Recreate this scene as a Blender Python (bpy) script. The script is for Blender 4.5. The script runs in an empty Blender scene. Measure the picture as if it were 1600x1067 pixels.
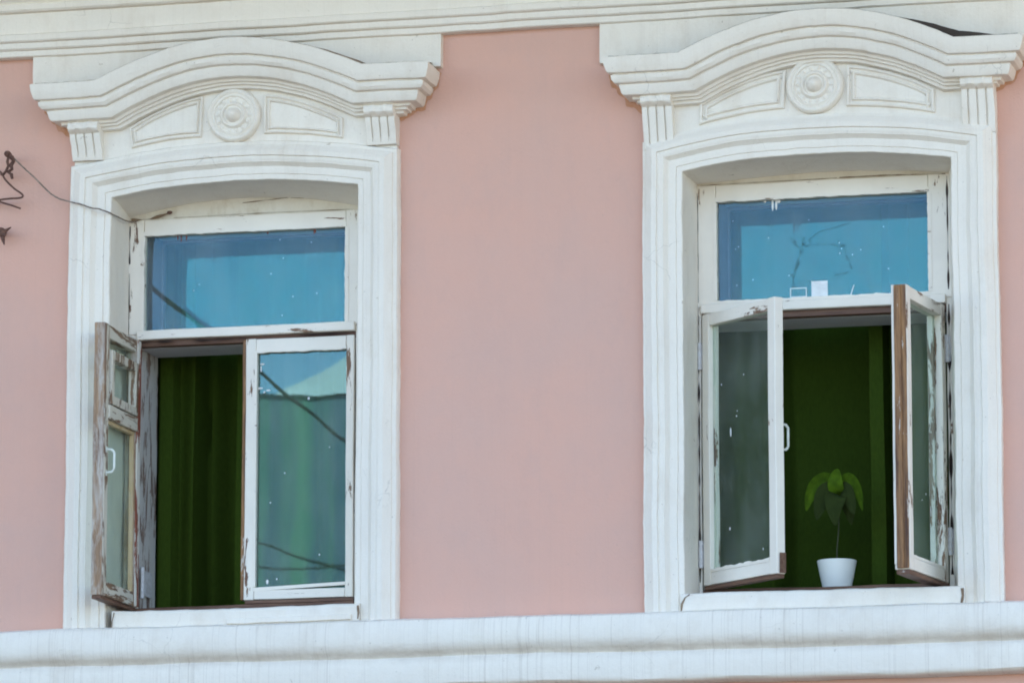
import bpy, bmesh, math, random
from mathutils import Vector, Matrix, noise
rnd = random.Random(7)
R = math.radians
scene = bpy.context.scene
COL = scene.collection

# ------------------------------------------------------------------ camera
YAW, PITCH, DIST, CZ = R(14.0), R(10.0), 19.5, 1.6
fw = Vector((-math.sin(YAW)*math.cos(PITCH), math.cos(YAW)*math.cos(PITCH), math.sin(PITCH)))
cam_d = bpy.data.cameras.new("camera")
cam = bpy.data.objects.new("camera", cam_d)
COL.objects.link(cam)
cam.location = (-DIST*fw.x, -DIST*fw.y, CZ)
cam.rotation_euler = (math.pi/2 + PITCH, 0, YAW)
cam_d.sensor_width = 36.0
cam_d.lens = 7600/1600*36.0
cam_d.clip_start, cam_d.clip_end = 0.5, 2000
scene.camera = cam

# ------------------------------------------------------------------ world, sun, exposure
SUN_EL, SUN_AZ = R(46), R(24)          # behind the facade, a little to the right of straight behind
world = bpy.data.worlds.new("World")
scene.world = world
world.use_nodes = True
wt = world.node_tree
bg = wt.nodes["Background"]
sky = wt.nodes.new("ShaderNodeTexSky")
sky.sky_type = 'NISHITA'
sky.sun_disc = False
sky.sun_elevation = SUN_EL
sky.sun_rotation = SUN_AZ
sky.air_density, sky.dust_density, sky.ozone_density = 1.0, 0.3, 2.0
wt.links.new(sky.outputs[0], bg.inputs[0])
bg.inputs[1].default_value = 0.12
sl = bpy.data.lights.new("sun", 'SUN')
sl.energy, sl.angle, sl.color = 5.0, R(0.5), (1.0, 0.93, 0.82)
sun = bpy.data.objects.new("sun", sl)
COL.objects.link(sun)
sd = Vector((math.sin(SUN_AZ)*math.cos(SUN_EL), math.cos(SUN_AZ)*math.cos(SUN_EL), math.sin(SUN_EL)))
sun.rotation_euler = sd.to_track_quat('Z', 'Y').to_euler()
sun.location = sd*60
vs = scene.view_settings
vs.view_transform, vs.look, vs.gamma, vs.exposure = 'Standard', 'None', 1.0, 2.37
vs.use_curve_mapping = False
scene.cycles.max_bounces = 8
scene.cycles.transparent_max_bounces = 16
scene.cycles.filter_width = 1.9

# ------------------------------------------------------------------ materials
def new_mat(name):
    m = bpy.data.materials.new(name)
    m.use_nodes = True
    nt = m.node_tree
    return m, nt, nt.nodes["Principled BSDF"]

class NG:
    """small node-building helper"""
    def __init__(s, nt, coords='Object'):
        s.nt = nt
        s.tc = nt.nodes.new("ShaderNodeTexCoord")
        s.co = s.tc.outputs[coords]
    def map(s, scale=(1, 1, 1), loc=(0, 0, 0)):
        n = s.nt.nodes.new("ShaderNodeMapping")
        n.inputs['Scale'].default_value = scale
        n.inputs['Location'].default_value = loc
        s.nt.links.new(s.co, n.inputs[0])
        return n.outputs[0]
    def noise(s, vec, scale, detail=4, rough=.55, dist=0.0):
        n = s.nt.nodes.new("ShaderNodeTexNoise")
        n.inputs['Scale'].default_value = scale
        n.inputs['Detail'].default_value = detail
        n.inputs['Roughness'].default_value = rough
        n.inputs['Distortion'].default_value = dist
        s.nt.links.new(vec, n.inputs['Vector'])
        return n.outputs[0]
    def ramp(s, fac, p0, p1, c0=(0, 0, 0, 1), c1=(1, 1, 1, 1)):
        n = s.nt.nodes.new("ShaderNodeValToRGB")
        n.color_ramp.elements[0].position, n.color_ramp.elements[1].position = p0, p1
        n.color_ramp.elements[0].color, n.color_ramp.elements[1].color = c0, c1
        s.nt.links.new(fac, n.inputs[0])
        return n.outputs[0]
    def mix(s, fac, a, b, mode='MIX'):
        n = s.nt.nodes.new("ShaderNodeMix")
        n.data_type, n.blend_type = 'RGBA', mode
        for sock, v in ((n.inputs[0], fac), (n.inputs[6], a), (n.inputs[7], b)):
            if hasattr(v, 'is_output'): s.nt.links.new(v, sock)
            elif isinstance(v, (int, float)): sock.default_value = v
            else: sock.default_value = (*v, 1) if len(v) == 3 else v
        return n.outputs[2]
    def math(s, op, a, b=0.0):
        n = s.nt.nodes.new("ShaderNodeMath")
        n.operation = op
        for sock, v in ((n.inputs[0], a), (n.inputs[1], b)):
            if hasattr(v, 'is_output'): s.nt.links.new(v, sock)
            else: sock.default_value = v
        return n.outputs[0]
    def bump(s, h, strength, dist, prev=None):
        n = s.nt.nodes.new("ShaderNodeBump")
        n.inputs['Strength'].default_value = strength
        n.inputs['Distance'].default_value = dist
        s.nt.links.new(h, n.inputs['Height'])
        if prev: s.nt.links.new(prev, n.inputs['Normal'])
        return n.outputs[0]

def plaster(name, base, alt, stain, streaks=0.0, warm=0.3, rough=.75, chips=0.0, groove=None):
    """painted plaster: slow colour drift, rain streaks, small specks, trowel marks"""
    m, nt, p = new_mat(name)
    g = NG(nt)
    flat = g.map()
    drift = g.ramp(g.noise(flat, 1.7, 5, .6), .38, .68)
    col = g.mix(drift, base, alt)
    blot = g.ramp(g.noise(g.map((1, 1, .55), (3, 1, 7)), 6.0, 6, .65), .52, .78)
    col = g.mix(g.math('MULTIPLY', blot, warm), col, stain)
    if streaks:
        pat = g.ramp(g.noise(flat, 2.3, 3), .34, .60)
        for sc, lo, hi in ((75, .60, .70), (190, .57, .68)):
            st = g.noise(g.map((sc, 8, .45), (sc, 0, sc*.13)), 1.0, 3, .6)
            col = g.mix(g.math('MULTIPLY', g.math('MULTIPLY', g.ramp(st, lo, hi), pat), streaks), col, (.34, .26, .20))
    if groove:
        sep = nt.nodes.new("ShaderNodeSeparateXYZ"); nt.links.new(g.co, sep.inputs[0])
        wz = g.math('ADD', sep.outputs[2], g.math('MULTIPLY', g.noise(g.map((3, 1, 1)), 4, 4), .02))
        d = g.math('ABSOLUTE', g.math('SUBTRACT', wz, groove[0]+.01))
        band = g.math('MULTIPLY', g.ramp(d, .004, groove[1], (1, 1, 1, 1), (0, 0, 0, 1)), g.ramp(g.noise(g.map((2, 1, 6)), 5, 5, .65), .25, .7))
        col = g.mix(g.math('MULTIPLY', band, .45), col, (.36, .27, .20))
    if chips:
        ch = g.ramp(g.noise(g.map((1, 1, 1), (7, 2, 4)), 15, 7, .74, .3), .668, .684)
        col = g.mix(g.math('MULTIPLY', ch, chips), col, (.40, .33, .25))
        vo = nt.nodes.new("ShaderNodeTexVoronoi"); vo.feature = 'DISTANCE_TO_EDGE'; vo.inputs['Scale'].default_value = 3.3
        wv = nt.nodes.new("ShaderNodeVectorMath"); wv.operation = 'ADD'
        nz = nt.nodes.new("ShaderNodeTexNoise"); nz.inputs['Scale'].default_value = 5.0; nz.inputs['Detail'].default_value = 5
        sc_ = nt.nodes.new("ShaderNodeVectorMath"); sc_.operation = 'SCALE'; sc_.inputs['Scale'].default_value = .22
        nt.links.new(flat, nz.inputs['Vector']); nt.links.new(nz.outputs['Color'], sc_.inputs[0])
        nt.links.new(flat, wv.inputs[0]); nt.links.new(sc_.outputs[0], wv.inputs[1]); nt.links.new(wv.outputs[0], vo.inputs['Vector'])
        crk = g.math('MULTIPLY', g.ramp(vo.outputs['Distance'], .0015, .006, (1, 1, 1, 1), (0, 0, 0, 1)), g.ramp(g.noise(flat, 2.7, 3), .585, .66))
        col = g.mix(g.math('MULTIPLY', crk, chips*.55), col, (.30, .26, .22))
    speck = g.ramp(g.noise(flat, 55, 2, .5), .73, .80)
    col = g.mix(g.math('MULTIPLY', speck, .45), col, (.33, .27, .22))
    col = g.mix(g.math('MULTIPLY', g.ramp(g.noise(flat, 140, 3, .7), .35, .75), .10), col, tuple(x*.82 for x in stain))
    col = g.mix(g.math('MULTIPLY', g.ramp(g.noise(g.map((1, 1, .35), (9, 9, 9)), 11, 6, .7), .50, .72), .13), col, tuple(x*.90 for x in stain))
    nt.links.new(col, p.inputs['Base Color'])
    p.inputs['Roughness'].default_value = rough
    p.inputs['Specular IOR Level'].default_value = .25
    b1 = g.bump(g.noise(flat, 9, 6, .65), .40, .014)
    b2 = g.bump(g.noise(flat, 75, 5, .65), .42, .0025, b1)
    nt.links.new(b2, p.inputs['Normal'])
    return m

M_PINK = plaster("pink_plaster", (.67, .385, .298), (.625, .385, .31), (.575, .37, .308), .06, .5, .85, chips=.10)
M_WHITE = plaster("white_plaster", (.82, .752, .655), (.78, .718, .63), (.62, .52, .41), .07, .5, chips=.7)
M_BELT = plaster("streaked_white_plaster", (.81, .742, .645), (.765, .70, .61), (.60, .51, .41), .28, .5, chips=.45, groove=(3.732, .042))
M_CREAM = plaster("cream_mortar", (.66, .585, .47), (.72, .67, .58), (.40, .30, .18), 0.0, .8)

def peeling(name, amount, axis, paint=(.81, .745, .65), wood=(.12, .05, .03), wood2=(.30, .19, .11), seed=0.0, soft=.006):
    """old white paint flaking off brown wood, flakes run along the grain"""
    m, nt, p = new_mat(name)
    g = NG(nt)
    sc = {'z': (6, 6, 1.1), 'x': (1.1, 6, 6)}[axis]
    fine = {'z': (30, 30, 2.2), 'x': (2.2, 30, 30)}[axis]
    off = (seed, seed*1.7, seed*.6)
    n1 = g.noise(g.map(sc, off), 3.8, 8, .74, .5)
    n2 = g.noise(g.map(fine, off), 1.0, 5, .6)
    s = g.math('ADD', g.math('MULTIPLY', n1, .72), g.math('MULTIPLY', n2, .28))
    mask = g.ramp(s, .66 - .34*amount - soft, .66 - .34*amount + soft)      # 1 = bare wood
    grain = g.noise(g.map(fine, (4, 2, 9)), 1.6, 6, .7)
    wcol = g.mix(g.ramp(grain, .35, .68), wood, wood2)
    tone = g.ramp(g.noise(g.map((1, 1, 1), off), 5, 5, .65), .35, .75)
    pcol = g.mix(g.math('MULTIPLY', tone, .45), paint, (.63, .57, .50))
    nt.links.new(g.mix(mask, pcol, wcol), p.inputs['Base Color'])
    p.inputs['Roughness'].default_value = .55
    p.inputs['Specular IOR Level'].default_value = .3
    inv = g.math('SUBTRACT', 1.0, mask)
    b = g.bump(inv, .5, .0015)
    b = g.bump(grain, .22, .002, b)
    nt.links.new(b, p.inputs['Normal'])
    return m

P_V = {k: peeling("peeling_white_paint_" + k, a, 'z', seed=s) for k, a, s in (("sound", .19, 1), ("light", .24, 13), ("worn", .33, 5), ("bad", .55, 9))}
P_H = {k: peeling("peeling_white_rail_paint_" + k, a, 'x', seed=s) for k, a, s in (("sound", .20, 2), ("light", .25, 14), ("worn", .30, 6), ("bad", .55, 11))}
P_GREY = peeling("weathered_grey_wood", .52, 'z', (.42, .37, .32), (.15, .085, .055), (.40, .25, .14), 3, soft=.06)
P_DIRTYH = peeling("dirty_beige_rail_paint", .40, 'x', (.58, .54, .45), (.13, .07, .045), (.28, .18, .11), 12)
P_DIRTY = peeling("dirty_beige_paint", .40, 'z', (.58, .54, .45), (.13, .07, .045), (.28, .18, .11), 15)
P_RED = peeling("flaking_paint_over_red", .50, 'z', (.70, .67, .60), (.22, .06, .035), (.30, .10, .06), 4)
P_BARE = peeling("bare_brown_wood", .78, 'z', (.58, .52, .46), (.075, .032, .018), (.36, .185, .075), 8)
P_BAREH = peeling("bare_brown_rail_wood", .88, 'x', (.70, .66, .62), (.085, .038, .025), (.20, .11, .07), 8)
P_LAV = peeling("shade_grey_lining_paint", .40, 'z', (.53, .51, .49), (.16, .10, .08), (.30, .22, .18), 2)  # white paint; the shade inside the box is put into this grey
P_LAVH = peeling("shade_grey_lining_rail_paint", .12, 'x', (.54, .53, .55), (.16, .10, .08), (.30, .22, .18), 2)  # same white paint on the boards, box shade put into the grey
P_OCHRE = peeling("ochre_putty", .25, 'z', (.50, .36, .17), (.30, .17, .08), (.55, .45, .30), 6)

def glass(name, refl, tint, edge=.35, trans=(.90, .95, .93), rough=0.0):
    m = bpy.data.materials.new(name)
    m.use_nodes = True
    nt = m.node_tree
    nt.nodes.remove(nt.nodes["Principled BSDF"])
    out = nt.nodes["Material Output"]
    g = NG(nt)
    tr = nt.nodes.new("ShaderNodeBsdfTransparent"); tr.inputs[0].default_value = (*trans, 1)
    gl = nt.nodes.new("ShaderNodeBsdfGlossy"); gl.inputs['Color'].default_value = (*tint, 1); gl.inputs['Roughness'].default_value = rough
    lw = nt.nodes.new("ShaderNodeLayerWeight"); lw.inputs[0].default_value = .5
    f = g.math('MINIMUM', g.math('ADD', refl, g.math('MULTIPLY', g.math('POWER', lw.outputs['Facing'], 5.0), edge)), .9)
    wave = g.bump(g.noise(g.map((1, 1, .6)), 2.2, 2, .4), .05, .01)
    nt.links.new(wave, gl.inputs['Normal'])
    mx = nt.nodes.new("ShaderNodeMixShader")
    nt.links.new(f, mx.inputs[0]); nt.links.new(tr.outputs[0], mx.inputs[1]); nt.links.new(gl.outputs[0], mx.inputs[2])
    # a film of dust
    df = nt.nodes.new("ShaderNodeBsdfDiffuse"); df.inputs[0].default_value = (.55, .6, .58, 1)
    mx2 = nt.nodes.new("ShaderNodeMixShader")
    dust = g.math('MULTIPLY', g.ramp(g.noise(g.map((1.4, 1, .7)), 4.5, 6, .65), .40, .80), .07)
    nt.links.new(g.math('ADD', dust, .02), mx2.inputs[0])
    nt.links.new(mx.outputs[0], mx2.inputs[1]); nt.links.new(df.outputs[0], mx2.inputs[2])
    nt.links.new(mx2.outputs[0], out.inputs[0])
    return m

G_UP = glass("old_sky_tinted_glass", .028, (.38, .75, 1.0), .5)  # blue of the mirrored sky put into the gloss tint
G_IN = glass("inner_sky_tinted_glass", .045, (.22, .95, 1.0), .5)  # mirrored sky colour put into the tint here as well
G_LOW = glass("old_sky_tinted_lower_glass", .055, (.50, .92, 1.0), .5, rough=.012)  # gloss tint carries the mirrored sky's blue, the glass itself is plain
G_OPEN = glass("dusty_casement_glass", .025, (.85, 1.0, .95), .35)

def simple(name, col, rough=.6, bump=0.0, scale=30, alt=None, metal=0.0, spec=.4):
    m, nt, p = new_mat(name)
    g = NG(nt)
    v = g.map()
    c = g.mix(g.ramp(g.noise(v, scale, 5, .65), .35, .68), col, alt or tuple(x*.8 for x in col))
    nt.links.new(c, p.inputs['Base Color'])
    p.inputs['Roughness'].default_value = rough
    p.inputs['Metallic'].default_value = metal
    p.inputs['Specular IOR Level'].default_value = spec
    if bump:
        nt.links.new(g.bump(g.noise(v, scale*2, 4, .6), .4, bump), p.inputs['Normal'])
    return m

def cloth(name, col):
    m, nt, p = new_mat(name)
    g = NG(nt)
    weave = g.noise(g.map((160, 160, 40)), 1.0, 3, .6)
    c = g.mix(g.ramp(weave, .35, .65), col, tuple(x*.85 for x in col))
    nt.links.new(c, p.inputs['Base Color'])
    p.inputs['Roughness'].default_value = .95
    p.inputs['Specular IOR Level'].default_value = .02
    p.inputs['Sheen Weight'].default_value = 0.0
    nt.links.new(g.bump(weave, .2, .001), p.inputs['Normal'])
    return m

M_CURTAIN = cloth("dark_green_cloth", (.042, .069, .010))
M_RUST = simple("rusty_iron", (.075, .035, .028), .8, .002, 60, (.17, .085, .06))
M_CABLE = simple("grey_brown_cable", (.10, .075, .06), .7, .001, 40, (.32, .25, .20))
M_BLACK = simple("dark_cable_rubber", (.02, .018, .016), .6)
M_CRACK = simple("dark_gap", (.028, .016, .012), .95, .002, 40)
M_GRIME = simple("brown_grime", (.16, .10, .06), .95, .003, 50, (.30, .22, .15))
M_POT = simple("white_glazed_ceramic", (.86, .85, .82), .35, 0, 8, (.84, .83, .80))
M_SOIL = simple("potting_soil", (.03, .02, .013), .95, .004, 60)
M_LEAF = simple("young_green_leaf", (.075, .135, .006), .8, .001, 30, (.036, .070, .004), spec=.1)
M_LEAFD = simple("dark_green_leaf", (.032, .045, .012), .9, .001, 30, (.024, .034, .010), spec=.05)
M_STEM = simple("brown_green_stem", (.045, .05, .02), .7)
M_PAPER = simple("white_paper", (.78, .80, .80), .8)
M_SPECK = simple("white_paint_splash", (.80, .80, .78), .6)
M_OLDRED = simple("red_brown_paint_drip", (.22, .07, .05), .6)
M_HINGE = simple("painted_steel", (.62, .62, .64), .5, .001, 40, (.45, .42, .41))
M_ENAMEL = simple("cream_enamel", (.72, .74, .66), .35)
M_ROOF = simple("pale_sheet_metal", (.72, .74, .76), .5, .004, 3, (.66, .68, .70))
M_DARKWALL, _nt, _p = new_mat("fold_striped_cladding")
_g = NG(_nt)
_c = _g.mix(_g.ramp(_g.noise(_g.map((3.2, 1, .02)), 1.0, 3, .6), .38, .62), (.10, .12, .22), (.13, .26, .20))  # blue and teal stripes imitate the shading of curtain folds in the glass
_nt.links.new(_c, _p.inputs['Base Color']); _p.inputs['Roughness'].default_value = .85
M_BRICK = simple("old_brown_brick", (.10, .085, .07), .9, .01, 6, (.07, .06, .05))
M_ASPHALT = simple("asphalt", (.11, .10, .085), .9, .01, 5, (.095, .088, .075))
M_PAVE = simple("grey_paving", (.22, .20, .17), .9, .01, 3, (.19, .17, .15))
M_UPLIN = simple("shade_mauve_lining", (.20, .18, .24), .7, .002, 20, (.16, .145, .19))  # white lining; its shade and the blue reflection are put into this mauve
M_ROOM = simple("room_plaster", (.22, .24, .18), .9)
M_WINDARK = simple("dark_window_glass", (.02, .025, .03), .1)
M_RIM = simple("old_orange_paint", (.50, .235, .12), .85, .003, 35, (.56, .30, .20))

M_SMEAR = bpy.data.materials.new("dirty_smear")
M_SMEAR.use_nodes = True
_nt = M_SMEAR.node_tree
_g = NG(_nt)
_p = _nt.nodes["Principled BSDF"]
_p.inputs['Base Color'].default_value = (.035, .04, .05, 1)
_p.inputs['Roughness'].default_value = .9
_nt.links.new(_g.math('MULTIPLY', _g.ramp(_g.noise(_g.map(), 45, 4, .7), .36, .70), .42), _p.inputs['Alpha'])

# ------------------------------------------------------------------ mesh helpers
def wob(v, a=1.0):
    """hand-made unevenness, one field for the whole facade so that neighbours agree"""
    n = noise.noise_vector(v*2.6)*.0042 + noise.noise_vector(v*11 + Vector((3, 1, 8)))*.0016 + noise.noise_vector(v*38 + Vector((1, 6, 2)))*.0011
    return v + Vector((n.x, n.y*.8, n.z))*a

class MB:
    def __init__(s): s.v, s.f = [], []
    def add(s, vs_, fs):
        o = len(s.v)
        s.v += [Vector(v) for v in vs_]
        s.f += [tuple(i + o for i in f) for f in fs]
        return s
    def box(s, x0, x1, y0, y1, z0, z1, seg=.09):
        """box cut into rings along its longest side"""
        d = (x1-x0, y1-y0, z1-z0)
        ax = d.index(max(d))
        n = max(1, int(round(d[ax]/seg))) if seg else 1
        lo, hi = (x0, y0, z0), (x1, y1, z1)
        a, b = [(1, 2), (2, 0), (0, 1)][ax]
        vv, ff = [], []
        for i in range(n+1):
            t = lo[ax] + d[ax]*i/n
            for u, w in ((lo[a], lo[b]), (hi[a], lo[b]), (hi[a], hi[b]), (lo[a], hi[b])):
                c = [0, 0, 0]; c[ax], c[a], c[b] = t, u, w
                vv.append(c)
        for i in range(n):
            for k in range(4):
                ff.append((i*4+k, i*4+(k+1) % 4, i*4+4+(k+1) % 4, i*4+4+k))
        ff.append((3, 2, 1, 0)); ff.append(tuple(n*4+k for k in range(4)))
        return s.add(vv, ff)
    def grid(s, rows, close_u=False, close_v=False):
        """rows of equal length -> quad sheet"""
        nr, nc = len(rows), len(rows[0])
        ff = []
        for i in range(nr if close_u else nr-1):
            for j in range(nc if close_v else nc-1):
                ff.append((i*nc+j, i*nc+(j+1) % nc, ((i+1) % nr)*nc+(j+1) % nc, ((i+1) % nr)*nc+j))
        return s.add([p for r in rows for p in r], ff)
    def tube(s, pts, r, n=8, taper=None):
        pts = [Vector(p) for p in pts]
        rows = []
        up = Vector((.13, .31, .94)).normalized()
        for i, p in enumerate(pts):
            t = (pts[min(i+1, len(pts)-1)] - pts[max(i-1, 0)]).normalized()
            a = t.cross(up)
            if a.length < .05: a = t.cross(Vector((1, 0, 0)))
            a.normalize(); b = t.cross(a)
            rr = r*(taper[i] if taper else 1)
            rows.append([p + (a*math.cos(k*2*math.pi/n) + b*math.sin(k*2*math.pi/n))*rr for k in range(n)])
        o = len(s.v)
        s.grid(rows, close_v=True)
        m = len(pts)
        s.f.append(tuple(o+k for k in range(n))[::-1]); s.f.append(tuple(o+(m-1)*n+k for k in range(n)))
        return s
    def lathe_y(s, cx, cz, prof, n=48):
        """prof: (radius, y) turned about the axis through (cx, cz) that points at the viewer"""
        rows = [[(cx + r*math.cos(k*2*math.pi/n), y, cz + r*math.sin(k*2*math.pi/n)) for k in range(n)] for r, y in prof]
        return s.grid(rows, close_v=True)
    def lathe_z(s, cx, cy, prof, n=48):
        rows = [[(cx + r*math.cos(k*2*math.pi/n), cy + r*math.sin(k*2*math.pi/n), z) for k in range(n)] for r, z in prof]
        return s.grid(rows, close_v=True)
    def build(s, name, mat, parent=None, loc=None, rotz=0, wobble=0.0, bevel=0.0, smooth=35, label=None):
        me = bpy.data.meshes.new(name)
        vv = [wob(v, wobble) for v in s.v] if wobble else s.v
        me.from_pydata([tuple(v) for v in vv], [], s.f)
        bm = bmesh.new(); bm.from_mesh(me)
        bmesh.ops.remove_doubles(bm, verts=bm.verts, dist=2e-6)
        bmesh.ops.recalc_face_normals(bm, faces=bm.faces)
        bm.to_mesh(me); bm.free()
        for p in me.polygons: p.use_smooth = True
        me.set_sharp_from_angle(angle=R(smooth))
        me.materials.append(mat)
        o = bpy.data.objects.new(name, me)
        COL.objects.link(o)
        if parent: o.parent = parent
        if loc: o.location = loc
        o.rotation_euler.z = rotz
        if bevel:
            b = o.modifiers.new("edge", 'BEVEL')
            b.width, b.segments, b.limit_method, b.angle_limit = bevel, 2, 'ANGLE', R(50)
            b.harden_normals = False
        if label: o["label"] = label
        return o

def pieces(name, mat, parent, boxes, **kw):
    for b in boxes: MB().box(*b).build(name, mat, parent, **kw)
def tag(o, label, cat=None, kind=None, group=None):
    o["label"] = label
    if cat: o["category"] = cat
    if kind: o["kind"] = kind
    if group: o["group"] = group
    return o
def empty(name, loc=(0, 0, 0)):
    o = bpy.data.objects.new(name, None)
    o.empty_display_size = .2
    COL.objects.link(o); o.location = loc
    return o

def densify(pts, step=.04):
    out = [pts[0]]
    for a, b in zip(pts, pts[1:]):
        n = max(1, int(round(math.dist(a, b)/step)))
        out += [tuple(a[k] + (b[k]-a[k])*i/n for k in range(len(a))) for i in range(1, n+1)]
    return out
def arc(x0, x1, z_end, z_mid, n=28):
    """shallow arch sampled from x0 to x1"""
    xm, h = (x0+x1)/2, abs(x1-x0)/2
    return [(x0 + (x1-x0)*i/n, z_end + (z_mid-z_end)*(1-((x0 + (x1-x0)*i/n - xm)/h)**2)) for i in range(n+1)]
def offset(path, o, closed=False):
    """mitred parallel of a polyline in the x-z plane, o to the left of travel"""
    out, n = [], len(path)
    for i, p in enumerate(path):
        def nd(a, b):
            d = Vector((b[0]-a[0], b[1]-a[1])); d.normalize(); return Vector((-d.y, d.x))
        prev = path[i-1] if (i or closed) else None
        nxt = path[(i+1) % n] if (i < n-1 or closed) else None
        n1 = nd(prev, p) if prev else nd(p, nxt)
        n2 = nd(p, nxt) if nxt else n1
        m = (n1+n2).normalized()
        k = min(2.5, 1/max(.3, m.dot(n1)))
        out.append((p[0] + m.x*o*k, p[1] + m.y*o*k))
    return out
def sweep(mb, path, prof, closed=False):
    """prof: (offset, y)"""
    cols = [[(x, y, z) for x, z in offset(path, o, closed)] for o, y in prof]
    rows = [list(r) for r in zip(*cols)]
    return mb.grid(rows, close_u=closed)

# ------------------------------------------------------------------ ground and street
g = MB(); g.box(-400, 400, -400, 400, -.5, 0, 0)
o = g.build("street", M_ASPHALT); tag(o, "asphalt street in front of the pink house", kind="structure")
g = MB(); g.box(-60, 60, -3.2, 0, .0, .14, 0)
o = g.build("pavement", M_PAVE); tag(o, "grey pavement along the foot of the pink house", kind="structure")

# ------------------------------------------------------------------ the pink house
house = empty("house", (0, 0, 0))
tag(house, "pink plastered house facade with white moulded window surrounds and old wooden windows", "house")

W1 = dict(kl=1.09, kr=1.05, xi0=-1.687, xi1=-.637, zi_e=5.652, zi_m=5.694, mo=.166,
          cx0=-1.84, cx1=-.45, ctop=6.112, cb0=-1.712, cb1=-.578, capex=6.257,
          ap0=-2.036, ap1=-.286, cor=((-1.854, -1.724), (-.592, -.470)), cor_z=(5.822, 5.979),
          ros=(-1.161, 5.967, .113),
          panels=([(-1.615, 5.936), (-1.291, 6.055), (-1.303, 5.884), (-1.603, 5.852)],
                  [(-1.036, 6.050), (-.698, 5.932), (-.698, 5.846), (-1.036, 5.884)]),
          bx0=-1.692, bx1=-.700, bz_e=5.612, bz_m=5.674,
          head=5.606, pane=(-1.629, -.757, 5.126, 5.542), tr=(5.098, 5.136), op=(-1.650, -.714), sill=(-1.655, -.612))
W2 = dict(kl=1.02, kr=1.14, xi0=.709, xi1=1.790, zi_e=5.634, zi_m=5.684, mo=.158,
          cx0=.57, cx1=1.955, ctop=6.088, cb0=.728, cb1=1.832, capex=6.232,
          ap0=.370, ap1=2.16, cor=((.557, .678), (1.845, 1.972)), cor_z=(5.742, 5.962),
          ros=(1.251, 5.960, .116),
          panels=([(.779, 5.908), (1.136, 6.032), (1.128, 5.872), (.779, 5.820)],
                  [(1.378, 6.036), (1.730, 5.918), (1.730, 5.820), (1.376, 5.868)]),
          bx0=.716, bx1=1.735, bz_e=5.634, bz_m=5.655,
          head=5.630, pane=(.791, 1.657, 5.150, 5.566), tr=(5.104, 5.142), op=(.728, 1.722), sill=(.697, 1.821))
SILL_T, SILL_B = 3.940, 3.864
BELT_T = 3.874

# wall: one sheet with two openings, 0.5 m thick
xs = sorted({-9.0, -4.5, -1.762, -.56, .64, 1.872, 5.0, 9.0}); zs = [0.0, 2.0, 3.86, 5.755, 6.6, 8.0]
holes = [(-1.762, -.56, 3.86, 5.755), (.64, 1.872, 3.86, 5.755)]
mb = MB()
for yy in (0.0, .5):
    for i in range(len(xs)-1):
        for k in range(len(zs)-1):
            x0, x1, z0, z1 = xs[i], xs[i+1], zs[k], zs[k+1]
            if any(x0 >= h[0]-1e-6 and x1 <= h[1]+1e-6 and z0 >= h[2]-1e-6 and z1 <= h[3]+1e-6 for h in holes): continue
            mb.add([(x0, yy, z0), (x1, yy, z0), (x1, yy, z1), (x0, yy, z1)], [(0, 1, 2, 3)])
for h in holes:
    a, b = (h[0], h[2]), (h[1], h[3])
    q = [(a[0], a[1]), (b[0], a[1]), (b[0], b[1]), (a[0], b[1])]
    mb.grid([[(x, y, z) for y in (0.0, .5)] for x, z in q], close_u=True)
bm_w = mb.build("wall", M_PINK, house)
# weld so that the sheet is one surface
me = bm_w.data; bm = bmesh.new(); bm.from_mesh(me); bmesh.ops.remove_doubles(bm, verts=bm.verts, dist=1e-5); bmesh.ops.recalc_face_normals(bm, faces=bm.faces); bm.to_mesh(me); bm.free()

# body behind the facade: side walls, back wall, floors, roof
pieces("side_wall", M_PINK, house, [(-9, -8.6, .502, 9.0, 0, 8, 0), (8.6, 9, .502, 9.0, 0, 8, 0), (-8.598, 8.598, 8.6, 9.0, 0, 8, 0)])
pieces("room_floor", M_ROOM, house, [(-8.59, 8.59, .503, 8.59, 2.9, 3.1, 0)])
pieces("room_ceiling", M_ROOM, house, [(-8.59, 8.59, .503, 8.59, 6.6, 6.8, 0)])
pieces("room_wall", M_ROOM, house, [(-8.59, 8.59, 3.6, 3.7, 3.101, 6.599, 0)])
mb = MB()
mb.add([(-9.6, -.75, 8.01), (9.6, -.75, 8.01), (9.6, 9.6, 8.01), (-9.6, 9.6, 8.01), (-9.6, 4.4, 10.6), (9.6, 4.4, 10.6)],
       [(0, 1, 2, 3), (0, 1, 5, 4), (2, 3, 4, 5), (0, 3, 4), (1, 2, 5)])
mb.build("roof", M_ROOF, house)

# cornice along the top of the picture
prof = [(6.262, .001), (6.262, -.044), (6.266, -.050), (6.288, -.050), (6.291, -.062), (6.296, -.067), (6.318, -.067), (6.322, -.080), (6.327, -.084),
        (6.350, -.084), (6.355, -.074), (6.358, -.072), (6.442, -.074), (6.445, -.094), (6.452, -.102), (6.474, -.104), (6.478, -.094), (6.484, -.098), (6.500, -.125),
        (6.53, -.15), (6.62, -.17), (6.66, -.22), (6.70, -.24), (6.80, -.30), (6.84, -.52), (6.88, -.55), (7.05, -.60), (7.08, -2.0), (7.25, -2.05), (7.27, .001)]  # eave above the view, deepened to shade the upper mouldings
xx = [-9 + 18*i/300 for i in range(301)]
mb = MB(); mb.grid([[(x, y, z) for z, y in prof] for x in xx])
mb.build("cornice", M_WHITE, house, wobble=1.0, smooth=28)

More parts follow.
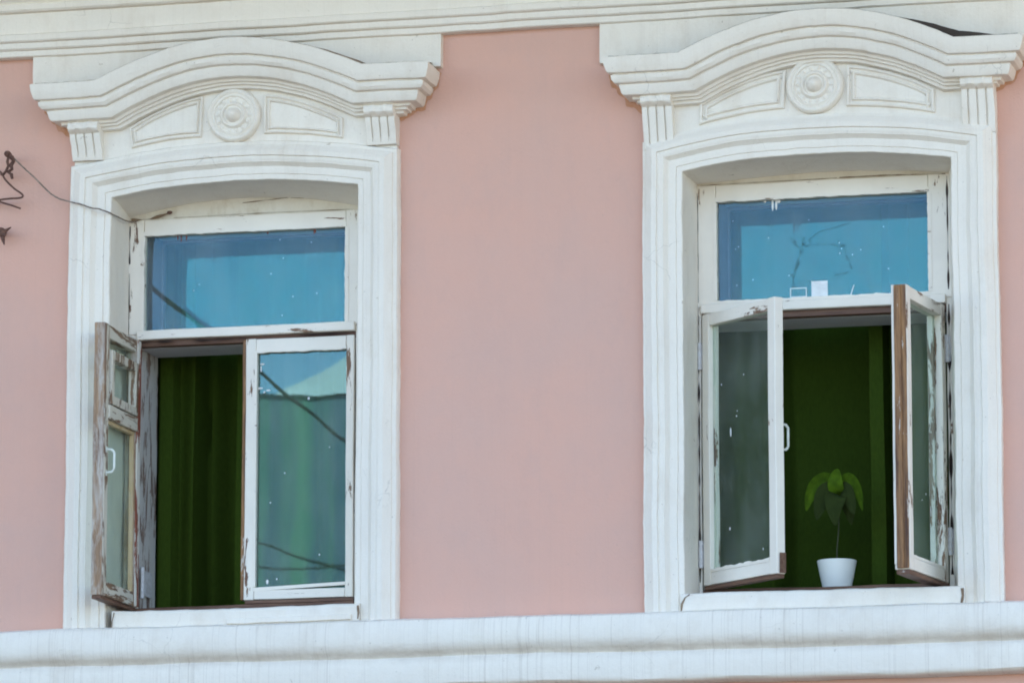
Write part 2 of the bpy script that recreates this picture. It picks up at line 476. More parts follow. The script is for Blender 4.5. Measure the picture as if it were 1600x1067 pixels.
# belt course under the windows
prof = [(BELT_T+.004, .001), (BELT_T, -.045), (BELT_T-.003, -.080), (3.862, -.099), (3.848, -.106), (3.81, -.114), (3.780, -.114), (3.762, -.110), (3.748, -.103), (3.736, -.093), (3.727, -.082),
        (3.719, -.077), (3.712, -.084), (3.700, -.089), (3.66, -.091), (3.625, -.090), (3.612, -.088), (3.604, -.080), (3.599, -.060), (3.596, .001)]
mb = MB(); mb.grid([[(x, y, z) for z, y in prof] for x in xx])
mb.build("belt_course", M_BELT, house, wobble=1.5, smooth=35)

# ------------------------------------------------------------------ window surrounds
CAS = [(0, .02), (0, -.036), (.003, -.040), (.022, -.041), (.0235, -.0395), (.025, -.044), (.054, -.046), (.058, -.050), (.066, -.060), (.071, -.066), (.074, -.0655), (.078, -.068), (.092, -.069),
       (.0945, -.0685), (.097, -.076), (.116, -.077), (.122, -.073), (.134, -.062), (.144, -.055), (.146, -.048), (.160, -.043), (1.0, -.030), (1.0, .001)]
CROWN = [(0, -.06), (0, .146), (.004, .152), (.030, .149), (.058, .140), (.064, .136), (.067, .118), (.070, .118), (.073, .124), (.088, .122), (.100, .112), (.104, .094), (.107, .096),
         (.138, .088), (.145, .082), (.148, .052), (.151, .050), (.158, .048), (.159, .033), (.161, .032), (.168, .031), (.169, .016), (.171, .015), (.180, .012), (.184, -.02), (.186, -.06)]

def surround(w, is_right):
    # casing: moulded frame round the opening (jamb, arch, jamb)
    path = densify([(w['xi0'], 3.872), (w['xi0'], w['zi_e'])], .018)[:-1] + arc(w['xi0'], w['xi1'], w['zi_e'], w['zi_m'], 56) + densify([(w['xi1'], w['zi_e']), (w['xi1'], 3.872)], .018)[1:]
    mo = w['mo']
    prof = [(min(o_, mo) if o_ < .9 else mo, y) for o_, y in CAS]
    mb = MB(); sweep(mb, path, prof)
    for v in mb.v:                                   # the two jambs are not equally wide
        if v.x > w['xi1']: v.x = w['xi1'] + (v.x-w['xi1'])*w['kr']
        elif v.x < w['xi0']: v.x = w['xi0'] - (w['xi0']-v.x)*w['kl']
    root = mb.build("window_surround", M_WHITE, house, wobble=1.3, smooth=30)
    # reveal: lofted from the casing's edge back to the wooden frame
    k = len(densify([(w['xi0'], 3.872), (w['xi0'], w['zi_e'])], .018))-1
    bpath = [(w['bx0'], 3.872 + (w['bz_e']-3.872)*i/k) for i in range(k)] + arc(w['bx0'], w['bx1'], w['bz_e'], w['bz_m'], 56)
    k2 = len(path) - len(bpath)
    bpath += [(w['bx1'], w['bz_e'] + (3.872-w['bz_e'])*i/k2) for i in range(1, k2+1)]
    rows = [[(a[0]*(1-t)+b[0]*t, .019+.231*t, a[1]*(1-t)+b[1]*t) for t in (0, .08, .33, .66, 1)] for a, b in zip(path, bpath)]
    mb = MB(); mb.grid(rows)
    mb.build("reveal", M_WHITE, root, wobble=1.3, smooth=30)
    # frieze panel between casing and crown
    x0, x1 = w['cor'][0][0]+.004, w['cor'][1][1]-.004
    zl = w['zi_e'] + mo*.55
    mb = MB()
    nn = 34
    rows = []
    for i in range(nn+1):
        x = x0 + (x1-x0)*i/nn
        rows.append([(x, y, z) for y, z in ((.001, zl), (-.032, zl), (-.032, (zl+6.12)/2), (-.032, w['ctop']+.0), (.001, w['ctop']))])
    mb.grid(rows); 
    mb.add([rows[0][i] for i in range(5)], [(0, 1, 2, 3, 4)]); mb.add([rows[-1][i] for i in range(5)], [(0, 1, 2, 3, 4)])
    mb.build("frieze", M_WHITE, root, wobble=1.2)
    # crown moulding: flat, arch, flat, with its profile returned to the wall at both ends
    half = (w['cb1']-w['cb0'])/2; xm = (w['cb0']+w['cb1'])/2
    def ztop(x, dz):
        h = half - dz*.36
        u = abs(x-xm)/h
        if u >= 1: return w['ctop']-dz
        s = (1-u*u)
        return w['ctop'] - dz + (w['capex']-w['ctop'])*s*(.90+.10*s)
    cols = []
    ts = [i/84 for i in range(85)]
    for dz, p in CROWN:
        h = half - dz*.36
        xl, xr = w['cx0']-p, w['cx1']+p
        mid = [xm - h + 2*h*t for t in ts]
        left = [xl + (mid[0]-xl)*i/6 for i in range(6)]
        right = [mid[-1] + (xr-mid[-1])*i/6 for i in range(1, 7)]
        y = -.05-p
        col = [(xl, .001, w['ctop']-dz), (xl, y*.5, w['ctop']-dz)] + [(x, y, ztop(x, dz)) for x in left+mid+right] + [(xr, y*.5, w['ctop']-dz), (xr, .001, w['ctop']-dz)]
        cols.append(col)
    mb = MB(); mb.grid([list(r) for r in zip(*cols)])
    mb.build("crown_moulding", M_WHITE, root, wobble=1.3, smooth=32)
    # dark sheet along the crown top: open joint with its shadow line coloured in
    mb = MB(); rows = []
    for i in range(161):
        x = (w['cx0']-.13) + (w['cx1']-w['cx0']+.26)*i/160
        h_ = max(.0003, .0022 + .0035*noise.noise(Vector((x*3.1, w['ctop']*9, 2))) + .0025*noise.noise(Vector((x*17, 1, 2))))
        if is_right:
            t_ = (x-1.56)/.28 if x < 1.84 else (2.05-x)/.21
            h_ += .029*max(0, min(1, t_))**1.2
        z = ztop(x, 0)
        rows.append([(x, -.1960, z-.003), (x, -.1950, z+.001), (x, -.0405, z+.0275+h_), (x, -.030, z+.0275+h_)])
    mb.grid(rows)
    mb.build("joint_shadow_line", M_CRACK if is_right else M_GRIME, root, wobble=1.3, label="dark open crack above the crown moulding" if is_right else None)
    # white apron block above the crown, up to the cornice
    mb = MB()
    ax, bx = w['ap0'], w['ap1']
    nn = 30
    rows = [[(ax+(bx-ax)*i/nn, y, z) for y, z in ((.001, w['ctop']+.012), (-.036, w['ctop']+.014), (-.037, (w['ctop']+6.262)/2), (-.037, 6.268), (.001, 6.268))] for i in range(nn+1)]
    mb.grid(rows); mb.add(rows[0], [(0, 1, 2, 3, 4)]); mb.add(rows[-1], [(0, 1, 2, 3, 4)])
    mb.build("apron_block", M_WHITE, root, wobble=1.5)
    # corbels
    for (c0, c1) in w['cor']:
        z0, z1 = w['cor_z']; H = z1-z0; zb = z1 - .056
        side = [(z0-.012, -.050), (z0, -.056), (z0+.02, -.062), (z0+H*.3, -.070), (zb-.03, -.085), (zb-.008, -.090), (zb-.004, -.097), (zb, -.112), (zb+.008, -.120),
                (zb+.022, -.122), (zb+.034, -.114), (zb+.038, -.104), (zb+.042, -.112), (zb+.050, -.117), (z1+.004, -.112), (z1+.01, -.10)]
        fl = [.20, .48, .76]; hw = .030
        us = [0, .06]
        for f in fl: us += [f-hw, f-hw*.45, f, f+hw*.45, f+hw]
        us += [.94, 1.0] + [i/24 for i in range(1, 24)]; us = sorted(set(us))
        rows = []
        for u in us:
            x = c0 + (c1-c0)*u
            r = []
            for z, y in side:
                dep = 0
                if z0+.004 < z < zb-.006:
                    for f in fl:
                        d = abs(u-f)/hw
                        if d < .9: dep = .010*(1 if d < .6 else .5)
                if zb+.004 < z < zb+.045: dep = -.006*sum(math.exp(-((u-q)/.085)**2) for q in (.30, .70))
                r.append((x, y+dep, z))
            rows.append(r)
        mb = MB(); mb.grid(rows)
        for rr in (rows[0], rows[-1]):
            mb.grid([[p, (p[0], .001, p[2])] for p in rr])
        mb.build("corbel", M_WHITE, root, wobble=1.0, smooth=30)
    # rosette
    cx, cz, r = w['ros']
    k = r/.113
    mb = MB()
    prof = [(r*1.0, -.030, 0), (r*.995, -.046, 0), (r*.95, -.058, 0), (r*.90, -.062, 0), (r*.84, -.060, 0), (r*.79, -.053, 0), (r*.74, -.056, 0), (r*.70, -.059, 0), (r*.675, -.053, 0), (r*.645, -.050, .5),
            (r*.61, -.050, 1), (r*.575, -.050, 1), (r*.54, -.050, .5), (r*.505, -.051, 0), (r*.47, -.060, 0),
            (r*.43, -.066, 0), (r*.38, -.064, 0), (r*.34, -.056, 0), (r*.28, -.057, 0), (r*.25, -.068, 0), (r*.20, -.080, 0), (r*.13, -.091, 0), (r*.06, -.097, 0), (r*.001, -.099, 0)]
    N = 112
    mb.grid([[(cx + q*math.cos(k*2*math.pi/N), y - .0095*m_*max(0, math.cos(14*k*2*math.pi/N + .4)), cz + q*math.sin(k*2*math.pi/N)) for k in range(N)] for q, y, m_ in prof], close_v=True)
    mb.build("rosette", M_WHITE, root, wobble=.8, smooth=40)
    # raised panels
    for pts in w['panels']:
        a, b, c, d = pts           # top-left, top-right, bottom-right, bottom-left
        def edge(p, q, bow, n):
            return [(p[0]+(q[0]-p[0])*i/n, p[1]+(q[1]-p[1])*i/n + bow*4*(i/n)*(1-i/n)) for i in range(n)]
        poly = edge(a, b, .020, 14) + edge(b, c, 0, 6) + edge(c, d, .009, 14) + edge(d, a, 0, 4)
        poly = poly[::-1]          # counter-clockwise seen from the street -> offset goes inwards
        kk = .72 if not is_right else .95
        pr = [(o_*kk, y_) for o_, y_ in ((0, -.030), (.002, -.044), (.007, -.048), (.013, -.046), (.016, -.037), (.024, -.035), (.026, -.043), (.030, -.047), (.035, -.045), (.038, -.036), (.041, -.034))]
        mb = MB(); sweep(mb, poly, pr, closed=True)
        ins = offset(poly, .041*kk, True)
        na = 14
        o0_ = len(mb.v) - len(ins)*0
        topl = ins[::-1][0:na+1]; bot = [ins[::-1][k % len(ins)] for k in range(na+6, na+6+na+1)][::-1]
        mb.grid([[(a_[0], -.0345, a_[1]), ((a_[0]+b_[0])/2, -.0385, (a_[1]+b_[1])/2), (b_[0], -.0345, b_[1])] for a_, b_ in zip(topl, bot)])
        mb.build("raised_panel", M_WHITE, root, wobble=.9, smooth=30)
    # stone sill
    s0, s1 = w['sill']
    mb = MB()
    pr = [(SILL_B-.003, .02), (SILL_B, -.050), (SILL_B+.010, -.062), (SILL_T-.012, -.062), (SILL_T-.002, -.056), (SILL_T+.002, -.045), (3.966, .215), (3.955, .30), (3.90, .30)]
    n = 40
    rows = [[(s0+(s1-s0)*i/n, y, z) for z, y in pr] for i in range(n+1)]
    mb.grid(rows); mb.add(rows[0], [tuple(range(len(pr)))]); mb.add(rows[-1], [tuple(range(len(pr)))])
    mb.build("sill", M_WHITE, root, wobble=1.6, smooth=30)
    # old orange paint left on the wall round the stepped crown ends
    for sx, xe in ((-1, w['cx0']), (1, w['cx1'])):
        mb = MB()
        st = [(.150, 0.0), (.140, .06), (.120, .07), (.112, .10), (.092, .11), (.082, .145), (.05, .15), (.032, .165), (.012, .18), (-.02, .188)]
        rows = []
        for q, (p, dz) in enumerate(densify(st, .012)):
            wd = .018 + .016*noise.noise(Vector((p*30, dz*30, xe*7))) + (.010 if sx*(1 if not is_right else 1) < 0 else -.006)
            rows.append([(xe + sx*(p-.03), -.0035, w['ctop']-dz+.03), (xe + sx*(p+max(.004, wd)*.5), -.0035, w['ctop']-dz-max(.004, wd)*.8)])
        mb.grid(rows)
        mb.build("old_paint_rim", M_RIM, root)
    return root
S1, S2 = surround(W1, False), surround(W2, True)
mb = MB(); mb.box(-1.165, -.640, -.072, -.061, SILL_B+.012, SILL_B+.034, .03)
mb.build("sill_strip", M_WHITE, S1, wobble=1.6, bevel=.003)

# ------------------------------------------------------------------ wooden windows
FY = .22            # front of the outer frame
BY = .50            # back of the double-window box
FZ0 = 3.955         # bottom of frame
OPZ = 3.988         # bottom of the opening

def ragged_strip(mb, x0, x1, z0, z1, y0, y1, amp, side, seed):
    """thin glazing bead with a broken, uneven inner edge (side: which edge is ragged)"""
    horiz = (x1-x0) > (z1-z0)
    L = (x1-x0) if horiz else (z1-z0)
    n = max(6, int(L/.012))
    rows = []
    for i in range(n+1):
        t = i/n
        e = amp*(noise.noise(Vector((t*L*22, seed, 0))) + .6*noise.noise(Vector((t*L*70, seed, 5))))
        if horiz:
            a, b = (z0+(e if side == 'lo' else 0), z1+(e if side == 'hi' else 0))
            x = x0+(x1-x0)*t
            rows.append([(x, y0, a), (x, y1, a), (x, y1, b), (x, y0, b)])
        else:
            a, b = (x0+(e if side == 'lo' else 0), x1+(e if side == 'hi' else 0))
            z = z0+(z1-z0)*t
            rows.append([(a, y0, z), (a, y1, z), (b, y1, z), (b, y0, z)])
    mb.grid(rows, close_v=True)
    mb.add(rows[0], [(0, 1, 2, 3)]); mb.add(rows[-1], [(0, 1, 2, 3)])

def ring(mb, x0, x1, z0, z1, wd, y0, y1):
    """a four-sided frame as one piece"""
    q = [(x0, z0), (x1, z0), (x1, z1), (x0, z1)]; p = [(x0+wd, z0+wd), (x1-wd, z0+wd), (x1-wd, z1-wd), (x0+wd, z1-wd)]
    mb.grid([[(a[0], y0, a[1]), (b[0], y0, b[1]), (b[0], y1, b[1]), (a[0], y1, a[1])] for a, b in zip(q, p)], close_u=True, close_v=True)
def window_box(w, seed):
    px0, px1, pz0, pz1 = w['pane']; o0, o1 = w['op']; t0, t1 = w['tr']
    root = empty("window_frame"); root.parent = house
    pieces("stile", P_V['sound'], root, [(w['bx0']-.02, px0, FY, FY+.05, t1-.012, w['head']), (px1, w['bx1']+.02, FY, FY+.05, t1-.012, w['head']),
           (w['bx0']-.02, o0, FY+.001, FY+.05, FZ0, t1-.013), (o1, w['bx1']+.02, FY+.001, FY+.05, FZ0, t1-.013)], wobble=.8, bevel=.003)
    mb = MB()
    mb.box(px0+.001, px1-.001, FY+.001, FY+.05, pz1, w['head']-.001)
    mb.build("head_rail", P_H['sound'], root, wobble=.8, bevel=.003)
    # mortar filling between the straight head and the arched soffit
    top = arc(w['bx0']-.01, w['bx1']+.01, w['bz_e']+.012, w['bz_m']+.014)
    mb = MB(); mb.grid([[(x, FY+.006, w['head']-.004), (x, FY+.002, w['head']+.012), (x, FY-.004, z), (x, FY+.03, z+.002)] for x, z in top])
    mb.build("mortar_filling", M_CREAM, root, wobble=1.6)
    mb = MB()
    mb.box(o0+.0, o1-.0, FY-.022, FY+.048, t0, t1, .08)
    mb.build("transom", P_H['sound'], root, wobble=1.0, bevel=.004)
    mb = MB()
    mb.box(o0+.001, o1-.001, FY+.004, FY+.07, t0-.026, t0-.001)
    mb.build("transom_batten", P_BAREH, root, wobble=.6, bevel=.002, label="bare brown rotten batten under the transom")
    mb = MB()
    mb.box(o0+.001, o1-.001, FY-.004, FY+.09, FZ0+.002, OPZ)
    mb.build("bottom_rail", P_BAREH, root, wobble=1.2, bevel=.003, label="bare brown bottom rail of the frame")
    # glazing beads round the upper pane
    for a in ((px0-.002, px1+.002, pz1-.006, pz1+.012, FY-.003, FY+.022, .004, 'lo', seed), (px0-.002, px1+.002, pz0-.02, pz0+.006, FY-.003, FY+.022, .005, 'hi', seed+2),
              (px0-.012, px0+.004, pz0+.007, pz1-.008, FY-.003, FY+.022, .003, 'hi', seed+4), (px1-.004, px1+.012, pz0+.007, pz1-.008, FY-.003, FY+.022, .003, 'lo', seed+6)):
        mb = MB(); ragged_strip(mb, *a); mb.build("glazing_bead", P_H['sound'], root, wobble=.4)
    # lining boards of the deep box behind the outer frame
    bz1 = pz1+.02
    pieces("jamb_lining", P_LAV, root, [(o0-.035, o0-.003, FY+.0515, BY, OPZ-.02, t0-.028), (o1-.004, o1+.03, FY+.0515, BY, OPZ-.02, t0-.028)], wobble=.6, bevel=.002)
    pieces("upper_lining", M_UPLIN, root, [(px0-.03, px0+.003, FY+.0515, BY, pz0-.006, bz1), (px1-.003, px1+.03, FY+.0515, BY, pz0-.006, bz1)], wobble=.5, bevel=.002)
    pieces("lining_board", P_LAVH, root, [(px0-.03, px1+.03, FY+.0515, BY, bz1+.001, bz1+.03), (o0-.03, o1+.03, FY+.0515, BY, t0-.0275, pz0-.007)], wobble=.5, bevel=.002)
    mb = MB(); mb.box(o0-.03, o1+.03, FY+.0915, BY+.10, OPZ-.05, OPZ-.001)
    mb.build("inner_sill", P_H['sound'], root, wobble=.5, bevel=.003)
    # inner fanlight
    i0, i1 = px0-.004, px1+.004
    mb = MB()
    zb0, zb1 = pz0-.006, bz1
    sw = .012
    ring(mb, i0, i1, zb0, zb1, sw, BY-.045, BY-.002)
    mb.build("inner_frame", M_UPLIN, root, wobble=.5, bevel=.002)
    mb = MB(); mb.box(i0+sw-.004, i1-sw+.004, BY-.026, BY-.023, zb0+.016, zb1-sw+.004, 0)
    mb.build("inner_pane", G_IN, root)
    mb = MB(); mb.box(px0-.004, px1+.004, FY+.023, FY+.026, pz0-.004, pz1+.004, 0)
    mb.build("pane", G_UP, root)
    return root
F1, F2 = window_box(W1, 3), window_box(W2, 17)

def sash(name, width, zb, zt, t, hinge, rot, mats, st=.048, top=.052, bot=.048, flip=False, glassmat=G_OPEN, label=None, free_st=None, edge_mat=None):
    """A glazed casement in its own space: x runs from the hinge to the free edge, y=0 is the outside face and +y goes indoors.
    flip: hinged on the right, so x runs to the left."""
    s = -1 if flip else 1
    fs = free_st or st
    def bx(mb, a, b, y0, y1, z0, z1):
        mb.box(min(s*a, s*b), max(s*a, s*b), y0, y1, z0-zb, z1-zb)
    mb = MB()
    root = empty(name, (hinge[0], hinge[1], zb)); root.parent = house; root.rotation_euler.z = rot; root["label"] = label
    bx(mb, .003, st, 0, t, zb+.001, zt-.001); mb.build("stile", mats[0], root, wobble=.5, bevel=.0035)
    mb = MB(); bx(mb, width-fs, width-.002, 0, t, zb, zt); mb.build("stile", mats[0], root, wobble=.5, bevel=.0035)
    mb = MB()
    bx(mb, st+.0005, width-fs-.0005, .001, t-.001, zt-top, zt-.002)
    mb.build("top_rail", mats[1], root, wobble=.5, bevel=.003)
    mb = MB()
    bx(mb, st+.0005, width-fs-.0005, .001, t-.001, zb+.002, zb+bot)
    mb.build("bottom_rail", mats[1], root, wobble=.5, bevel=.003)
    mb = MB()
    a0, a1 = sorted((s*st, s*(width-fs)))
    mb.box(a0-.003, a1+.003, t*.45, t*.45+.003, bot-.003, zt-zb-top+.003, 0)
    mb.build("pane", glassmat, root)
    return root, (lambda a, b, y0, y1, z0, z1, m: bx(m, a, b, y0, y1, z0, z1)), s

# --- left window: right-hand sash shut, left-hand sash swung fully out
mid1 = -1.186
sh, bx, s_ = sash("window_sash", .467, OPZ+.016, 5.083, .045, (W1['op'][1]-.002, FY-.006), 0, (P_V['light'], P_H['light']), .036, .052, .040, flip=True, glassmat=G_LOW, free_st=.046,
                  label="shut sash with white peeling paint and sky-tinted glass")
mb = MB()
bx(.464, .4775, -.002, .044, OPZ+.017, 5.08, mb)
mb.build("meeting_edge", P_BARE, sh, wobble=.5, bevel=.002, label="bare brown meeting edge")
mb = MB()                                                    # broken bead that hangs at the foot of the pane
mb.add([(-.424, .000, .036), (-.036, .000, .051), (-.036, .014, .051), (-.424, .014, .036), (-.424, .000, .050), (-.036, .000, .064), (-.036, .014, .064), (-.424, .014, .050)],
       [(0, 1, 2, 3), (4, 5, 6, 7), (0, 1, 5, 4), (2, 3, 7, 6), (0, 3, 7, 4), (1, 2, 6, 5)])
mb.build("loose_bead", P_H['sound'], sh, label="broken white bead hanging askew at the foot of the pane")
mb = MB()
ragged_strip(mb, -.423, -.034, 5.083-OPZ-.016-.060, 5.083-OPZ-.016-.050, -.003, .018, .004, 'lo', 31)
mb.build("glazing_bead", P_H['sound'], sh)
mb = MB(); ragged_strip(mb, -.424, -.416, .052, 5.083-OPZ-.075, -.002, .018, .002, 'lo', 37)
mb.build("glazing_bead", P_H['sound'], sh)

MB().box(-1.178, W1['op'][1]-.002, FY-.003, FY+.05, OPZ+.0008, OPZ+.0150).build('threshold', P_BAREH, F1, wobble=.6, bevel=.002)
TL = .046
sa, bx, s_ = sash("window_sash", .468, OPZ-.004, 5.093, TL, (W1['op'][0]-.032, FY-.004), R(-89.6), (P_GREY, P_DIRTYH), .052, .055, .062, label="open sash swung flat out with weathered grey wood and a small vent pane")
Hs = 5.093-(OPZ-.004)
mb = MB()                                                    # inside face of the hinge stile: white over red
mb.box(.004, .050, TL+.0005, TL+.006, .004, Hs-.004); mb.build("hinge_stile_face", P_RED, sa, wobble=.5, bevel=.002)
mb = MB()
mb.box(.418, .466, TL+.0005, TL+.004, .01, Hs-.006); mb.build("lock_stile_face", P_DIRTY, sa, wobble=.5, bevel=.002)
mb = MB()                                                    # small vent casement in the upper part
z0, z1 = Hs-.325, Hs-.105
ring(mb, .062, .410, z0, z1, .036, TL*.45+.005, TL+.014)
mb.build("vent_frame", P_DIRTY, sa, wobble=.6, bevel=.003)
mb = MB(); mb.box(.0525, .4195, .004, TL+.010, z0-.062, z0-.004)
mb.build("mid_rail", P_DIRTYH, sa, wobble=.6, bevel=.003)
pieces("putty", P_OCHRE, sa, [(.0525, .070, TL*.45+.004, TL-.004, .0625, z0-.063), (.0705, .4195, TL*.45+.004, TL-.004, z0-.078, z0-.063)], wobble=.5, bevel=.002)   # ochre putty round the lower pane

def handle(parent, x, z, y, s=1, L=.098, out=.034, r=.0052):
    pts = [(0, 0, -L/2), (0, out*.7, -L/2+.002), (0, out, -L/2+.014), (0, out, L/2-.014), (0, out*.7, L/2-.002), (0, 0, L/2)]
    P = []
    for a, b in zip(pts, pts[1:]):
        P += [Vector(a).lerp(Vector(b), i/4) for i in range(4)]
    P.append(Vector(pts[-1]))
    mb = MB(); mb.tube([(x, y+p.y, z+p.z) for p in P], r, 10)
    for dz in (-L/2, L/2): mb.box(x-.008, x+.008, y-.001, y+.003, z+dz-.012, z+dz+.012, 0)
    return mb.build("handle", M_ENAMEL, parent)
MB().box(.006, .462, .003, TL-.004, -.014, -.0005).build('weather_bar', P_BAREH, sa, wobble=.5, bevel=.002)
handle(sa, .440, .545, TL+.004, L=.095)

# hinge block on the left jamb
mb = MB(); mb.box(W1['op'][0]+.0045, W1['op'][0]+.010, FY+.07, FY+.20, OPZ+.06, OPZ+.165); mb.tube([(W1['op'][0]+.012, FY+.064, OPZ+.045), (W1['op'][0]+.012, FY+.064, OPZ+.175)], .008, 10)
mb.build("hinge", M_HINGE, F1, bevel=.001)
pieces("hinge", M_HINGE, F1, [(W1['op'][0]-.002, W1['op'][0]+.008, FY-.010, FY+.012, z-.045, z+.045) for z in (4.35, 4.90)], bevel=.001)

# --- right window: both sashes open
w2 = W2['op']
sb, bx, s_ = sash("window_sash", .494, OPZ+.014, 5.098, .042, (w2[0]+.003, FY-.010), R(-42.5), (P_V['sound'], P_H['sound']), .050, .050, .052, label="half open sash with white paint, hinged at the left")
HB = 5.098-(OPZ+.014)
mb = MB(); mb.box(.006, .488, .003, .040, -.016, -.0005); mb.build("weather_bar", P_BAREH, sb, wobble=.5, bevel=.002, label="bare brown bar under the half open sash")
mb = MB(); ragged_strip(mb, .0505, .443, .0522, .066, .000, .017, .006, 'hi', 41); mb.build("glazing_bead", P_H['sound'], sb)
mb = MB(); mb.box(.0505, .064, .0225, .040, .053, HB-.051); mb.build("inner_bead", P_V['worn'], sb, wobble=.5, bevel=.002)
mb = MB(); mb.box(.4945, .4985, .012, .040, .003, HB*.075); mb.build("rotten_corner", P_BAREH, sb, wobble=.8, label="bare split wood at the foot of the free edge")
handle(sb, .470, .545, .042, L=.102, out=.036)

TR = .062
sc_, bx, s_ = sash("window_sash", .494, OPZ-.004, 5.096, TR, (w2[1]-.003, FY-.006), R(81.3), (P_V['worn'], P_H['sound']), .050, .050, .050, flip=True, label="open sash standing out from the wall with bare brown edge")
HC = 5.096-(OPZ-.004)
pieces("bare_edge", P_BARE, sc_, [(-.4985, -.4925, .003, TR-.012, .004, HC-.002), (-.505, -.499, .022, TR-.012, .004, HC-.004)], wobble=.8, bevel=.002, label="bare brown free edge stripped of paint")
mb = MB(); mb.box(-.4985, -.4925, TR-.0115, TR-.0005, .02, HC-.001); mb.build("white_edge", P_V['sound'], sc_, wobble=.6, bevel=.002)
mb = MB(); mb.box(-.490, -.010, .004, TR-.006, -.018, -.0005); mb.build("weather_bar", P_BAREH, sc_, wobble=.5, bevel=.002)
mb = MB(); mb.box(-.066, -.0505, .0315, .055, .051, HC-.051); mb.build("inner_bead", P_V['bad'], sc_, wobble=.6, bevel=.002)
mb = MB(); ragged_strip(mb, -.443, -.0505, .0502, .062, .002, .024, .003, 'hi', 47); mb.build("glazing_bead", P_H['sound'], sc_)
for x, zz in ((w2[0]-.004, (4.13, 4.93)), (w2[1]+.004, (4.15, 4.92))):
    for z in zz:
        mb = MB(); mb.tube([(x, FY-.012, z-.055), (x, FY-.012, z+.055)], .0085, 10); mb.box(x-.012, x+.012, FY-.006, FY+.004, z-.05, z+.05, 0)
        mb.build("hinge", M_HINGE, F2, bevel=.001)

# dark gaps and grime where frames meet plaster
def gap(name, pts, wd, y, parent, mat, seed):
    pts = densify(pts, .012)
    rows = []
    for i, (x, z) in enumerate(pts):
        a = pts[max(i-1, 0)]; b = pts[min(i+1, len(pts)-1)]
        d = Vector((b[0]-a[0], b[1]-a[1])).normalized(); nn = Vector((-d.y, d.x))
        h = max(.0004, wd*(.65 + 1.5*noise.noise(Vector((x*17, z*17, seed)))))
        rows.append([(x+nn.x*h, y, z+nn.y*h), (x+nn.x*h*.6, y-.002, z+nn.y*h*.6), (x-nn.x*h*.6, y-.002, z-nn.y*h*.6), (x-nn.x*h, y, z-nn.y*h)])
    mb = MB(); mb.grid(rows)
    return mb.build(name, mat, parent)
gap("crack", [(W2['bx1']-.002, 5.62), (W2['bx1']-.002, 5.16)], .0035, FY-.001, F2, M_CRACK, 1)
gap("crack", [(W2['bx1']-.002, 5.10), (W2['bx1']-.004, 4.02)], .0045, FY-.001, F2, M_CRACK, 2)
gap("crack", [(W2['bx0']+.002, 5.10), (W2['bx0']+.002, 4.02)], .0035, FY-.001, F2, M_CRACK, 3)
gap("crack", [(W2['bx0']+.002, 5.60), (W2['bx0']+.002, 5.15)], .0016, FY-.001, F2, M_CRACK, 4)
gap("crack", [(1.30, 5.634), (1.50, 5.634), (1.728, 5.628)], .003, FY-.006, F2, M_GRIME, 5)
gap("crack", [(.73, 5.630), (1.0, 5.632), (1.29, 5.633)], .0013, FY-.006, F2, M_GRIME, 15)
gap("crack", [(W1['bx0']+.002, 5.58), (W1['bx0']+.002, 5.42)], .0030, FY-.001, F1, M_CRACK, 6)
gap("crack", [(W1['bx0']+.002, 5.38), (W1['bx0']+.002, 5.10)], .0014, FY-.001, F1, M_CRACK, 7)
gap("crack", [(-1.20, 5.655), (-1.0, 5.668), (-.85, 5.652), (-.72, 5.634)], .0020, FY-.006, F1, M_GRIME, 8)
gap("crack", [(-1.50, 5.607), (-1.1, 5.609), (-.74, 5.606)], .0010, FY-.004, F1, M_GRIME, 18)
gap("rot_stain", [(.700, 3.868), (.703, 3.90), (.716, 3.925), (.735, 3.938)], .006, -.0655, S2, M_GRIME, 31)
gap("rot_stain", [(1.808, 3.872), (1.814, 3.90), (1.812, 3.930)], .009, -.0655, S2, M_GRIME, 32)
gap("rot_stain", [(-1.650, 3.868), (-1.648, 3.90), (-1.640, 3.934)], .004, -.0655, S1, M_GRIME, 33)
gap("rot_stain", [(-.618, 3.880), (-.615, 3.905), (-.618, 3.934)], .005, -.0655, S1, M_GRIME, 34)
gap("crack", [(W1['op'][0]+.02, 5.086), (-1.30, 5.086), (-.72, 5.089)], .0030, FY-.012, F1, M_CRACK, 9)

# ------------------------------------------------------------------ marks on the panes
mb = MB()
def blob(mb, x, z, rx, rz, y, n=9):
    c = len(mb.v)
    ring = [(x+rx*math.cos(k*2*math.pi/n)*(1+.3*noise.noise(Vector((k*3.1, x*50, z*50)))), y, z+rz*math.sin(k*2*math.pi/n)) for k in range(n)]
    mb.add([(x, y-.0022, z)] + ring, [(0, 1+k, 1+(k+1) % n) for k in range(n)])
gy = FY+.0225
mb = MB()
for (x, z, rx, rz) in ((1.021, 5.545, .004, .030), (1.036, 5.545, .0045, .026), (1.046, 5.556, .008, .008), (1.012, 5.566, .02, .006), (1.045, 5.568, .012, .006), (.99, 5.556, .006, .004)):
    blob(mb, x, z, rx, rz, gy)
for i in range(16): blob(mb, rnd.uniform(.82, 1.64), rnd.uniform(5.2, 5.53), .0018, rnd.uniform(.0015, .004), gy, 6)
mb.build("paint_splash", M_SPECK, F2)["kind"] = "stuff"
mb = MB()
for i in range(9): blob(mb, rnd.uniform(-1.5, -.8), rnd.uniform(5.16, 5.5), .0016, rnd.uniform(.0015, .005), gy, 6)
mb.build("paint_splash", M_SPECK, F1)["kind"] = "stuff"
mb = MB()
for x, L in ((-1.49, .022), (-1.475, .030), (-1.452, .026), (-1.10, .016), (-.90, .026), (-.895, .018)):
    blob(mb, x, 5.540-L*.5, .0028, L*.6, gy)
mb.build("paint_drip", M_OLDRED, F1)["kind"] = "stuff"
mb = MB()
gl = FY-.006+.045*.45-.0006-FY+.006
